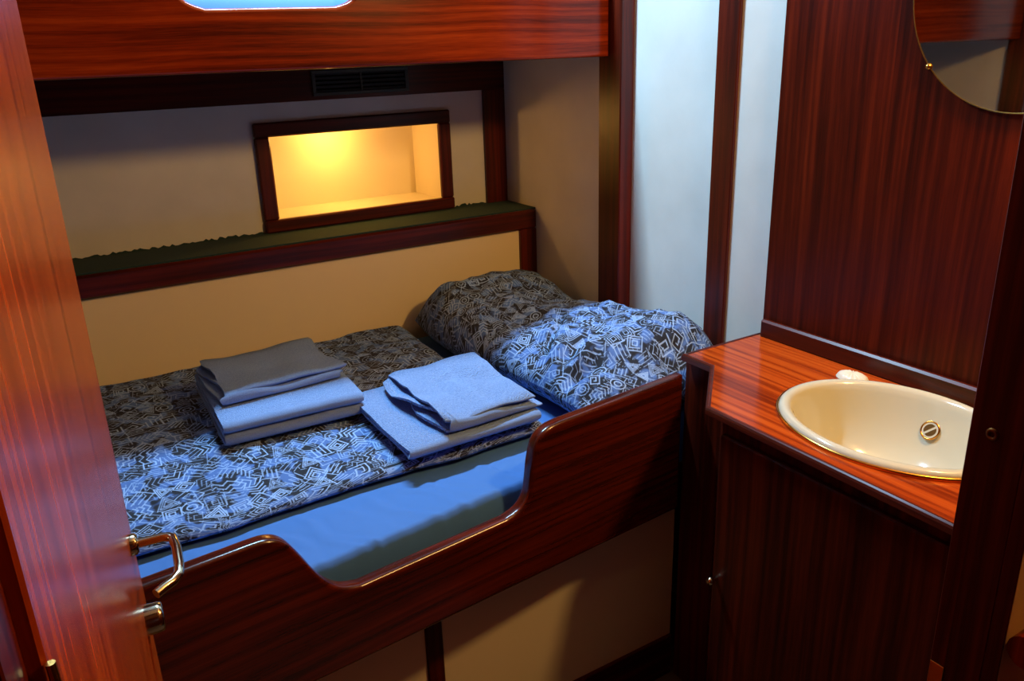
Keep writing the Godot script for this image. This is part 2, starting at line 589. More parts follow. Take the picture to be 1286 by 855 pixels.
func build_lamps() -> void:
	# cold strip lamp on the ceiling above the rail of the upper berth
	var t := thing("strip_lamp", "cold white fluorescent strip lamp on the ceiling above the upper berth rail", "lamp")
	part_box("housing", "white_plastic", t, Vector3(0.45, 2.32, 0.505), Vector3(1.01, 2.35, 0.585), 0.004)
	var st := begin(0, "plain")
	tube(st, [Vector3(0.48, 2.306, 0.545), Vector3(0.98, 2.306, 0.545)], 0.013, 14)
	put(st, "fluorescent_tube", "tube_glow", t)
	var l := AreaLight3D.new()
	l.name = "strip_light"
	l.area_size = Vector2(0.48, 0.05)
	l.light_color = Color(0.68, 0.87, 1.0)
	l.light_energy = 4.4
	l.shadow_enabled = true
	l.set("area_range", 6.0)
	l.position = Vector3(0.73, 2.288, 0.545)
	l.rotation_degrees = Vector3(-90, 0, 0)
	t.add_child(l)
	# warm lamp above the mirror
	var w := thing("mirror_lamp", "small warm wall lamp with a glass globe in the corner beside the mirror", "lamp")
	var b := begin(0, "plain")
	lathe(b, [Vector2(0, 0.0), Vector2(0.045, 0.0), Vector2(0.045, 0.012), Vector2(0.02, 0.02), Vector2(0.018, 0.05), Vector2(0, 0.05)], Transform3D(Basis(Vector3.UP, Vector3.LEFT, Vector3.BACK), Vector3(1.404, 1.92, 1.88)), 24)
	put(b, "bracket", "brass", w)
	var g := begin(0, "plain")
	var prof := []
	for k in 13:
		var a := PI * k / 12.0 - PI / 2
		prof.append(Vector2(cos(a) * 0.06, sin(a) * 0.06))
	lathe(g, prof, Transform3D(Basis.IDENTITY, Vector3(1.30, 1.92, 1.88)), 20)
	put(g, "globe", "warm_glow", w)
	var o := OmniLight3D.new()
	o.name = "globe_light"
	o.light_color = Color(1.0, 0.79, 0.46)
	o.light_energy = 1.15
	o.light_size = 0.06
	o.omni_range = 6.0
	o.omni_attenuation = 2.0
	o.shadow_enabled = true
	o.position = Vector3(1.30, 1.92, 1.88)
	w.add_child(o)
	# small downlight in the top of the niche
	var n := thing("niche_lamp", "small round downlight in the top of the lit wall niche", "lamp")
	var c := begin(0, "plain")
	lathe(c, [Vector2(0, 0), Vector2(0.03, 0), Vector2(0.03, 0.009), Vector2(0, 0.009)], Transform3D(Basis.IDENTITY, Vector3(0.88, 1.284, -0.075)), 24, 1, 1, -1)
	put(c, "bezel", "white_plastic", n)
	var gl := begin(0, "plain")
	lathe(gl, [Vector2(0, -0.004), Vector2(0.016, -0.003), Vector2(0.02, 0.0)], Transform3D(Basis.IDENTITY, Vector3(0.88, 1.2838, -0.075)), 24)
	put(gl, "lens", "warm_glow", n)
	var s := OmniLight3D.new()
	s.name = "niche_light"
	s.light_color = Color(1.0, 0.73, 0.36)
	s.light_energy = 0.043
	s.light_size = 0.012
	s.omni_range = 4.0
	s.omni_attenuation = 2.0
	s.shadow_enabled = true
	s.position = Vector3(0.88, 1.264, -0.075)
	n.add_child(s)
	# dim passage lamp
	var p := thing("passage_lamp", "dim warm bulkhead lamp on the passage ceiling", "lamp")
	var q := begin(0, "plain")
	lathe(q, [Vector2(0, -0.05), Vector2(0.05, -0.04), Vector2(0.075, 0.0), Vector2(0.075, 0.02), Vector2(0, 0.02)], Transform3D(Basis.IDENTITY, Vector3(1.7, 2.32, 2.47)), 24)
	put(q, "dome", "warm_glow", p)
	var po := OmniLight3D.new()
	po.name = "dome_light"
	po.light_color = Color(1.0, 0.6, 0.22)
	po.light_energy = 0.8
	po.light_size = 0.07
	po.omni_range = 5.0
	po.omni_attenuation = 2.0
	po.shadow_enabled = true
	po.position = Vector3(1.7, 2.22, 2.47)
	p.add_child(po)

func shell_box(called: String, m: String, lo: Vector3, hi: Vector3, label: String, cat: String) -> Node:
	return structure(part_box(called, m, self, lo, hi, 0.0005), label, cat)

func build_shell() -> void:
	shell_box("floor", "floor", Vector3(-1.1, -0.06, -0.3), Vector3(2.3, 0, 3.3), "brown carpeted cabin floor", "floor")
	shell_box("ceiling", "ceiling", Vector3(-1.1, CEIL, -0.3), Vector3(2.3, CEIL + 0.06, 3.3), "pale cabin ceiling", "ceiling")
	shell_box("wall_right", "wall", Vector3(XE, 0, -0.25), Vector3(XE + 0.05, CEIL, 1.985), "white end wall beside the pillow and the vanity", "wall")
	shell_box("wall_left", "wall", Vector3(-0.56, 0, -0.25), Vector3(-0.51, CEIL, 1.985), "white end wall at the foot of the berths", "wall")
	structure(part_box("trim_8", "panel_wood", self, Vector3(-0.51, 0, 0.80), Vector3(-0.495, CEIL, 1.985), 0.001, 1), "dark mahogany panelling on the foot wall behind the open door", "panel")
	# wall with the doorway
	var st := begin(1, "plain")
	cbox(st, Vector3(-1.1, 0, 1.987), Vector3(-0.075, CEIL, 2.043), 0.0005)
	cbox(st, Vector3(0.752, 0, 1.987), Vector3(2.3, CEIL, 2.043), 0.0005)
	cbox(st, Vector3(0.7170, 0, 2.031), Vector3(0.752, 2.0, 2.0445), 0.0005)
	cbox(st, Vector3(-0.075, 2.03, 1.987), Vector3(0.752, CEIL, 2.043), 0.0005)
	structure(put(st, "wall_front", "wall"), "white partition wall around the doorway, lit from the passage", "wall")
	shell_box("wall_passage", "panel_wood", Vector3(-1.1, 0, 3.2), Vector3(2.3, CEIL, 3.25), "dark far wall of the passage", "wall")
	shell_box("wall_passage_left", "panel_wood", Vector3(-1.1, 0, 2.045), Vector3(-1.05, CEIL, 3.2), "dark left end of the passage", "wall")
	shell_box("wall_passage_right", "panel_wood", Vector3(2.25, 0, 2.045), Vector3(2.3, CEIL, 3.2), "dark right end of the passage", "wall")
	var lining := Node3D.new()
	lining.name = "trim_9"
	add_child(lining)
	structure(lining, "dark mahogany lining on the cabin side of the doorway wall", "panel")
	part_box("panel", "panel_wood", lining, Vector3(-0.495, 0, 1.975), Vector3(-0.076, CEIL, 1.986), 0.001, 1)
	part_box("panel", "panel_wood", lining, Vector3(0.753, 0, 1.981), Vector3(1.404, CEIL, 1.986), 0.001, 1)
	part_box("panel", "panel_wood", lining, Vector3(-0.076, 2.03, 1.975), Vector3(0.753, CEIL, 1.986), 0.001, 0)
	# door frame
	var fr := Node3D.new()
	fr.name = "trim_1"
	add_child(fr)
	structure(fr, "dark mahogany door frame with a brass plug, in the shade", "door frame")
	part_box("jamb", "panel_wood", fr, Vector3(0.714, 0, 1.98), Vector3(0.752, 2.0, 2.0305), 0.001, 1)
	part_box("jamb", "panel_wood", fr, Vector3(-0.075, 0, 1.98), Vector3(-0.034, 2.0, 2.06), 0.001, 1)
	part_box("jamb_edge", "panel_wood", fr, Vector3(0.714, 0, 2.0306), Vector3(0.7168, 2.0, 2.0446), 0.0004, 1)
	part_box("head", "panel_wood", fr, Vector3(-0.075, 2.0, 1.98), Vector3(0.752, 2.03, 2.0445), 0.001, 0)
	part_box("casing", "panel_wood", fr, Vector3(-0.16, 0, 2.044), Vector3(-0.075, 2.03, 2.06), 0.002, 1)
	var pl := begin(0, "plain")
	lathe(pl, [Vector2(0.0022, 0.0005), Vector2(0.003, 0.0018), Vector2(0.0052, 0.0018), Vector2(0.0062, 0.0)], Transform3D(Basis(Vector3.UP, Vector3.LEFT, Vector3.BACK), Vector3(0.714, 1.157, 2.001)), 18)
	put(pl, "screw_cup", "dull_brass", fr)
	part_box("strike_plate", "brass", fr, Vector3(0.7125, 0.80, 1.981), Vector3(0.7145, 0.893, 1.996), 0.0005)
	# handrail on the passage side of that wall
	var hr := begin(0)
	tube(hr, [Vector3(0.718, 0.955, 2.0625), Vector3(2.25, 0.955, 2.0625)], 0.017, 16)
	var rail := put(hr, "passage_handrail", "wood")
	tag(rail, "reddish wooden handrail along the passage wall beside the door frame", "handrail")

func build_back_wall() -> void:
	# wall with the opening of the niche
	var st := begin(0, "plain")
	var x0 := 0.633
	var x1 := 1.187
	var y0 := 1.04
	var y1 := 1.305
	cbox(st, Vector3(-0.51, 0, -0.06), Vector3(x0, CEIL, 0), 0.0003)
	cbox(st, Vector3(x1, 0, -0.06), Vector3(XE, CEIL, 0), 0.0003)
	cbox(st, Vector3(x0, 0, -0.06), Vector3(x1, y0, 0), 0.0003)
	cbox(st, Vector3(x0, y1, -0.06), Vector3(x1, CEIL, 0), 0.0003)
	structure(put(st, "wall_back", "wall"), "white back wall behind the berths", "wall")
	# niche
	x0 = 0.645; x1 = 1.175; y0 = 1.052; y1 = 1.293
	var n := thing("wall_niche", "brightly lit cream wall niche in a mahogany frame above the carpeted shelf", "niche")
	var d := -0.19
	part_box("back_panel", "niche", n, Vector3(x0 - 0.01, y0 - 0.01, d - 0.012), Vector3(x1 + 0.01, y1 + 0.01, d), 0.0005)
	part_box("side_panel", "niche", n, Vector3(x0 - 0.01, y0 - 0.01, d), Vector3(x0, y1 + 0.01, -0.001), 0.0005)
	part_box("side_panel", "niche", n, Vector3(x1, y0 - 0.01, d), Vector3(x1 + 0.01, y1 + 0.01, -0.001), 0.0005)
	part_box("bottom_panel", "niche", n, Vector3(x0, y0 - 0.01, d), Vector3(x1, y0, -0.001), 0.0005)
	part_box("top_panel", "niche", n, Vector3(x0, y1, d), Vector3(x1, y1 + 0.01, -0.001), 0.0005)
	var fr := Node3D.new()
	fr.name = "frame"
	n.add_child(fr)
	var F := [[Vector3(0.608, 1.287, 0), Vector3(1.211, 1.326, 0.018), 0], [Vector3(0.608, 1.023, 0), Vector3(1.211, 1.058, 0.022), 0], [Vector3(0.608, 1.058, 0), Vector3(0.649, 1.287, 0.018), 1], [Vector3(1.171, 1.058, 0), Vector3(1.211, 1.287, 0.018), 1]]
	for e in F: part_box("rail" if e[2] == 0 else "stile", "trim_wood", fr, e[0], e[1], 0.004, e[2])
	# beam and corner column on the back wall
	structure(part_box("trim_2", "trim_wood", self, Vector3(-0.51, 1.377, 0), Vector3(XE, 1.50, 0.014), 0.002, 0), "dark mahogany beam under the upper berth on the back wall", "beam")
	structure(part_box("trim_3", "trim_wood", self, Vector3(1.335, 1.02, 0), Vector3(XE, 1.377, 0.014), 0.002, 1), "dark mahogany column in the corner behind the berth", "trim")
	# vent grille
	var v := thing("vent_grille", "black two-section ventilation grille set in the dark beam", "vent")
	var st2 := begin(0, "plain")
	cbox(st2, Vector3(0.785, 1.388, 0.014), Vector3(1.078, 1.397, 0.022), 0.001)
	cbox(st2, Vector3(0.785, 1.447, 0.014), Vector3(1.078, 1.456, 0.022), 0.001)
	cbox(st2, Vector3(0.785, 1.397, 0.014), Vector3(0.795, 1.447, 0.022), 0.001)
	cbox(st2, Vector3(1.068, 1.397, 0.014), Vector3(1.078, 1.447, 0.022), 0.001)
	cbox(st2, Vector3(0.928, 1.397, 0.014), Vector3(0.934, 1.447, 0.021), 0.001)
	put(st2, "frame", "vent", v)
	part_box("backing", "dark", v, Vector3(0.79, 1.39, 0.0145), Vector3(1.07, 1.45, 0.0155), 0.0002)
	for k in 4:
		var sl := begin(0, "plain")
		cbox(sl, Vector3(0.795, -0.0007, -0.004), Vector3(1.068, 0.0007, 0.004), 0.0003, Transform3D(Basis(Vector3.RIGHT, 0.6), Vector3(0, 1.405 + k * 0.0115, 0.0185)))
		put(sl, "slat", "dark", v)
	# long shelf along the back of the berth
	var sh := thing("berth_shelf", "long shelf with green carpet top and mahogany rail along the berth", "shelf")
	part_box("front_panel", "cream", sh, Vector3(-0.51, 0.575, 0.150), Vector3(1.352, 0.96, 0.172), 0.0005)
	part_box("rail", "trim_wood", sh, Vector3(-0.51, 0.958, 0.15), Vector3(XE, 1.018, 0.186), 0.006, 0)
	part_box("end_stile", "trim_wood", sh, Vector3(1.352, 0.575, 0.15), Vector3(XE, 0.958, 0.184), 0.003, 1)
	# carpet with a ragged back edge that stands a little up the wall
	var nz := FastNoiseLite.new(); nz.seed = 8; nz.frequency = 18.0
	var c := begin(0, "plain")
	var N := 260
	for k in N:
		var a := lerpf(-0.51, XE, float(k) / N)
		var b := lerpf(-0.51, XE, float(k + 1) / N)
		var ha := 1.022 + maxf(0.0, nz.get_noise_2d(a * 3.0, 0) * 0.010 + 0.003)
		var hb := 1.022 + maxf(0.0, nz.get_noise_2d(b * 3.0, 0) * 0.010 + 0.003)
		if a > 0.60 and a < 1.22: ha = 1.022
		if b > 0.60 and b < 1.22: hb = 1.022
		var fa := 0.178 + nz.get_noise_2d(a * 4.0, 9) * 0.003
		var fb := 0.178 + nz.get_noise_2d(b * 4.0, 9) * 0.003
		quad(c, Vector3(a, 1.0225, 0.006), Vector3(b, 1.0225, 0.006), Vector3(b, 1.0225, fb), Vector3(a, 1.0225, fa), Vector3.UP)
		quad(c, Vector3(a, 1.0225, fa), Vector3(b, 1.0225, fb), Vector3(b, 1.017, fb), Vector3(a, 1.017, fa), Vector3.BACK)
		quad(c, Vector3(a, 1.0225, 0.006), Vector3(b, 1.0225, 0.006), Vector3(b, hb, 0.004), Vector3(a, ha, 0.004), Vector3.BACK)
		quad(c, Vector3(a, ha, 0.004), Vector3(b, hb, 0.004), Vector3(b, hb, 0.0005), Vector3(a, ha, 0.0005), Vector3.UP)
	put(c, "carpet", "carpet", sh)
	part_box("board", "trim_wood", sh, Vector3(-0.51, 0.99, 0.001), Vector3(XE, 1.017, 0.15), 0.0005, 0)
	# posts and strips on the right end wall
	structure(part_box("trim_4", "trim_wood", self, Vector3(1.368, 0, 0.56), Vector3(XE, CEIL, 0.651), 0.003, 1), "mahogany post at the head of the berths", "post")
	structure(part_box("trim_5", "trim_wood", self, Vector3(1.402, 0, 0.943), Vector3(XE, CEIL, 1.007), 0.002, 1), "narrow mahogany strip on the white end wall", "trim")
	structure(part_box("trim_6", "trim_wood", self, Vector3(-0.51, 0, 0.56), Vector3(-0.466, CEIL, 0.651), 0.003, 1), "mahogany post at the foot of the berths", "post")

func rail_outline(x0: float, x1: float, yb0: float, yb1: float, yt0: float, yt1: float, yn: float, nx0: float, nx1: float) -> Array:
	# counter-clockwise in (x, y): bottom left, bottom right, top right, notch, top left
	var out := []
	out.append(Vector2(x0, yb0 + 0.012))
	for k in [0.0, 0.008, 0.125, 0.25, 0.375, 0.5, 0.625, 0.75, 0.875, 0.992, 1.0]:
		out.append(Vector2(lerpf(x0, x1, k), lerpf(yb0, yb1, k)))
	out.append(Vector2(x1, yb1 + 0.012))
	out.append(Vector2(x1, yt1 - 0.012))
	var h0 := yt0 - yn
	var h1 := yt1 - yn
	var right := [Vector2(nx1 + 0.085, yt1 - 0.002), Vector2(nx1 + 0.06, yt1 - 0.005), Vector2(nx1 + 0.04, yt1 - 0.013), Vector2(nx1 + 0.025, yt1 - 0.030), Vector2(nx1 + 0.014, yn + h1 * 0.58), Vector2(nx1 + 0.004, yn + h1 * 0.24), Vector2(nx1 - 0.016, yn + h1 * 0.08), Vector2(nx1 - 0.05, yn + 0.003)]
	var left := [Vector2(nx0 + 0.045, yn), Vector2(nx0 + 0.008, yn + h0 * 0.09), Vector2(nx0 - 0.024, yn + h0 * 0.32), Vector2(nx0 - 0.055, yn + h0 * 0.7), Vector2(nx0 - 0.076, yn + h0 * 0.9), Vector2(nx0 - 0.10, yn + h0 * 0.98), Vector2(nx0 - 0.13, yt0 - 0.001)]
	out.append(Vector2(x1, yt1))
	for k in [0.04, 0.25, 0.5, 0.75]:
		out.append(Vector2(lerpf(x1, nx1 + 0.085, k), lerpf(yt1, yt1 - 0.002, k)))
	out.append_array(spline(right, 6))
	out.append_array(spline(left, 6))
	for k in [0.25, 0.5, 0.75, 0.97, 1.0]:
		out.append(Vector2(lerpf(nx0 - 0.13, x0, k), lerpf(yt0 - 0.001, yt0, k)))
	out.append(Vector2(x0, yt0 - 0.012))
	return out

func build_bunks() -> void:
	# lower berth: rail board set slightly askew, white panels and a plinth under it
	var lb := thing("berth", "lower berth with a notched mahogany rail above white base panels", "berth")
	var S := Vector3(1, 0, -0.1)
	var N := Vector3(0.1, 0, 1).normalized()
	var st := begin(0)
	board(st, rail_outline(-0.51, 1.158, 0.528, 0.499, 0.811, 0.826, 0.660, 0.331, 0.728), Vector3(0, 0, 1.256), S, N, 0.03, 0.009)
	put(st, "rail_board", "rail_wood", lb)
	part_box("base_panel", "laminate", lb, Vector3(-0.51, 0.115, 1.08), Vector3(0.530, 0.55, 1.10), 0.001)
	part_box("base_panel", "laminate", lb, Vector3(0.566, 0.115, 1.08), Vector3(1.185, 0.55, 1.10), 0.001)
	part_box("stile", "panel_wood", lb, Vector3(0.530, 0.0, 1.075), Vector3(0.566, 0.55, 1.106), 0.002, 1)
	part_box("plinth", "panel_wood", lb, Vector3(-0.51, 0.0, 1.06), Vector3(1.185, 0.115, 1.108), 0.002, 0)
	part_box("slab", "panel_wood", lb, Vector3(-0.505, 0.545, 0.10), Vector3(1.40, 0.57, 1.08), 0.001, 0)
	# upper berth
	var ub := thing("berth_001", "upper berth with a glossy mahogany rail notched for climbing in", "berth")
	var s2 := begin(0)
	board(s2, rail_outline(-0.466, 1.368, 1.47, 1.47, 1.765, 1.765, 1.588, 0.350, 0.705), Vector3(0, 0, 0.605), Vector3.RIGHT, Vector3.BACK, 0.03, 0.008)
	put(s2, "rail_board", "wood", ub)
	var sl := begin(0)
	cbox(sl, Vector3(-0.463, 1.475, 0.0145), Vector3(1.3675, 1.50, 0.576), 0.0005)
	cbox(sl, Vector3(1.3675, 1.475, 0.0145), Vector3(1.4115, 1.50, 0.5595), 0.0005)
	cbox(sl, Vector3(-0.5095, 1.475, 0.0145), Vector3(-0.463, 1.50, 0.5595), 0.0005)
	put(sl, "slab", "panel_wood", ub)

func build_bedding() -> void:
	var nz := FastNoiseLite.new(); nz.seed = 14; nz.frequency = 1.0; nz.fractal_octaves = 3
	var ridge := FastNoiseLite.new(); ridge.seed = 15; ridge.frequency = 1.0; ridge.fractal_type = FastNoiseLite.FRACTAL_RIDGED; ridge.fractal_octaves = 2
	# mattress in its blue fitted sheet
	var creases := []
	for q in 22:
		creases.append(Vector3(rng.randf_range(0.12, 0.86), rng.randf_range(0.1, 0.9), rng.randf_range(0.0012, 0.0036)))
	var st := begin(0, "plain")
	var foot := func(s, t):
		var x := lerpf(-0.50, 1.385, (s + 1) * 0.5)
		var z1 := 1.203 - 0.1 * (x - 0.06)
		if x > 1.14: z1 = minf(z1, 1.075)
		return Vector2(x, lerpf(0.189, z1, (t + 1) * 0.5))
	var top := func(x, z):
		var c := 0.0
		if z > 0.97 and x < 0.92:
			for q in creases:
				var dd: float = (x - q.x - q.y * (z - 1.05) - 0.012 * sin(z * 40.0 + q.x * 50.0)) / 0.008
				c += q.z * (exp(-dd * dd) - 0.6 * exp(-(dd - 1.6) * (dd - 1.6))) * smoothstep(0.975, 1.02, z)
		return 0.117 + c + nz.get_noise_2d(x * 5, z * 5) * 0.002
	cushion(st, 220, 90, foot, top, func(_x, _z): return 0.571, 0.022, 0.25)
	tag(put(st, "mattress", "sheet"), "mattress in a blue fitted sheet, showing between the duvet and the lower rail", "mattress")
	# duvet
	st = begin(0, "plain")
	var dfoot := func(s, t):
		var z := lerpf(0.190, 0.98, (t + 1) * 0.5)
		var x := lerpf(-0.48, 0.90, (s + 1) * 0.5)
		var xr := 0.02 * pow(absf(z - 0.66) / 0.4, 2.0)
		x += xr * clampf((s + 1) * 0.5, 0, 1)
		z += (nz.get_noise_2d(x * 3.0, 40.0) * 0.014 - 0.004 * (x - 0.3)) * clampf(t * 0.5 + 0.5, 0, 1)
		return Vector2(x, z)
	var dtop := func(x, z):
		var w: float = 0.060 + nz.get_noise_2d(x * 2.2, z * 2.6) * 0.005 + nz.get_noise_2d(x * 9.0, z * 11.0) * 0.003
		w += maxf(0.0, ridge.get_noise_2d(x * 2.4 + z, z * 3.4) - 0.2) * 0.006
		return w - 0.008 - 0.024 * smoothstep(0.60, 0.98, z)
	cushion(st, 150, 90, dfoot, dtop, func(_x, _z): return 0.694, 0.034, 0.62, 0.5, 0.012)
	tag(put(st, "duvet", "print"), "duvet with pale angular signs printed on navy, spread flat on the lower berth", "duvet")
	# pillow folded in two against the end wall
	st = begin(0, "plain")
	var pfoot := func(s, t):
		var ct := 1.0 - 0.10 * pow(absf(s), 4.0)
		var cs := 1.0 - 0.06 * pow(absf(t), 4.0)
		var z := lerpf(0.194, 1.100, (t * ct + 1) * 0.5)
		var x := lerpf(0.950 - 0.03 * clampf(-t, 0, 1), 1.360 + 0.038 * smoothstep(0.66, 0.80, z), (s * cs + 1) * 0.5)
		x += 0.012 * sin(z * 9.0) * (1.0 - s) * 0.5
		if t < 0: x += 0.04 * (s + 1) * 0.5 * (-t) * 0.6
		return Vector2(x, z)
	var ptop := func(x, z):
		var h := 0.150
		h += 0.030 * exp(-pow((z - 0.36) / 0.16, 2.0)) * (1.0 - 0.5 * smoothstep(1.22, 1.38, x))
		h -= 0.030 * exp(-pow((z - 0.54) / 0.09, 2.0)) * smoothstep(1.05, 1.36, x)
		h += 0.042 * exp(-pow((z - 0.93) / 0.20, 2.0)) * smoothstep(1.0, 1.25, x)
		h -= 0.03 * smoothstep(0.95, 1.1, z)
		# creases running in from the open front corner
		var d := Vector2(x - 0.95, z - 0.93)
		var ang := atan2(d.y, d.x)
		var rad := d.length()
		h += 0.024 * sin(ang * 7.0 + 0.6) * exp(-rad * 4.2) * smoothstep(0.02, 0.12, rad)
		h -= 0.05 * exp(-pow((z - 0.955 - (x - 0.95) * 0.15) / 0.022, 2.0)) * (1.0 - smoothstep(0.97, 1.08, x))
		h -= 0.028 * exp(-pow((z - 0.80 + (x - 1.05) * 0.9) / 0.012, 2.0)) * smoothstep(0.98, 1.02, x) * (1.0 - smoothstep(1.10, 1.16, x))
		h += maxf(0.0, ridge.get_noise_2d(x * 3.4 + 5.0, z * 4.6) - 0.1) * 0.016 + nz.get_noise_2d(x * 6.0, z * 6.0) * 0.008
		# the stuffed corner standing up at the wall
		h += 0.045 * exp(-(absf(x - 1.352) + absf(z - 0.655) * 1.1) / 0.022)
		return h
	cushion(st, 110, 170, pfoot, ptop, func(_x, _z): return 0.694, 0.12, 0.56, 0.60, 0.062)
	tag(put(st, "pillow", "print"), "plump pillow in the navy and white signs print, folded against the end wall", "pillow")
	# upper berth: mattress, folded duvet
	st = begin(0, "plain")
	var uf := func(s, t): return Vector2(lerpf(-0.46, 1.36, (s + 1) * 0.5), lerpf(0.02, 0.565, (t + 1) * 0.5))
	cushion(st, 60, 24, uf, func(x, z): return 0.132 + nz.get_noise_2d(x * 4, z * 4) * 0.003, func(_x, _z): return 1.501, 0.06, 0.25)
	tag(put(st, "mattress_001", "sheet"), "mattress in a blue sheet seen through the notch of the upper rail", "mattress")
	st = begin(0, "plain")
	var uf2 := func(s, t): return Vector2(lerpf(-0.44, 1.1, (s + 1) * 0.5), lerpf(0.03, 0.50, (t + 1) * 0.5))
	cushion(st, 60, 24, uf2, func(x, z): return 0.07 + nz.get_noise_2d(x * 4, z * 4) * 0.012, func(_x, _z): return 1.637, 0.03, 0.62)
	tag(put(st, "duvet_001", "print"), "duvet in the navy signs print on the upper berth", "duvet")
	build_towels()

func build_towels() -> void:
	var nz := FastNoiseLite.new(); nz.seed = 77; nz.frequency = 0.02; nz.fractal_octaves = 2
	var A := Transform3D(Basis(Vector3.UP, -0.03) * Basis(Vector3.RIGHT, 0.02), Vector3(0.288, 0.7545, 0.432))
	var st := begin(0, "given")
	folded(st, fold_line(0.315, 4, 0.0135), 0.0, 0.30, 0.0125, A, nz, 0.004)
	tag(put(st, "bath_towel", "towel"), "thick folded blue-grey bath towel in the shade of the upper berth, lowest of its pair", "towel")
	st = begin(0, "given")
	nz.seed = 79
	folded(st, fold_line(0.235, 3, 0.0085), 0.0, 0.262, 0.0055, Transform3D(Basis(Vector3.UP, 0.05) * Basis(Vector3.RIGHT, 0.02), Vector3(0.295, 0.8090, 0.437)), nz, 0.014, 0.4)
	tag(put(st, "hand_towel", "towel"), "thin rumpled blue-grey hand towel on the shaded bath towel", "towel")
	st = begin(0, "given")
	nz.seed = 83
	var B := Transform3D(Basis(Vector3.UP, 0.02) * Basis(Vector3.RIGHT, 0.06), Vector3(0.566, 0.7530, 0.695))
	folded(st, fold_line(0.30, 2, 0.0125, 0.02), 0.0, 0.315, 0.0115, B, nz, 0.004)
	tag(put(st, "bath_towel_001", "towel"), "folded pale blue bath towel in the light, nearest the notch of the lower rail", "towel")
	st = begin(0, "given")
	nz.seed = 91
	folded(st, fold_line(0.275, 3, 0.0095), 0.0, 0.235, 0.0050, Transform3D(Basis(Vector3.UP, 0.05) * Basis(Vector3.RIGHT, 0.06), Vector3(0.641, 0.7785, 0.715)), nz, 0.019, 0.55)
	tag(put(st, "hand_towel_001", "towel"), "pale blue hand towel with curled folds on the lit bath towel", "towel")

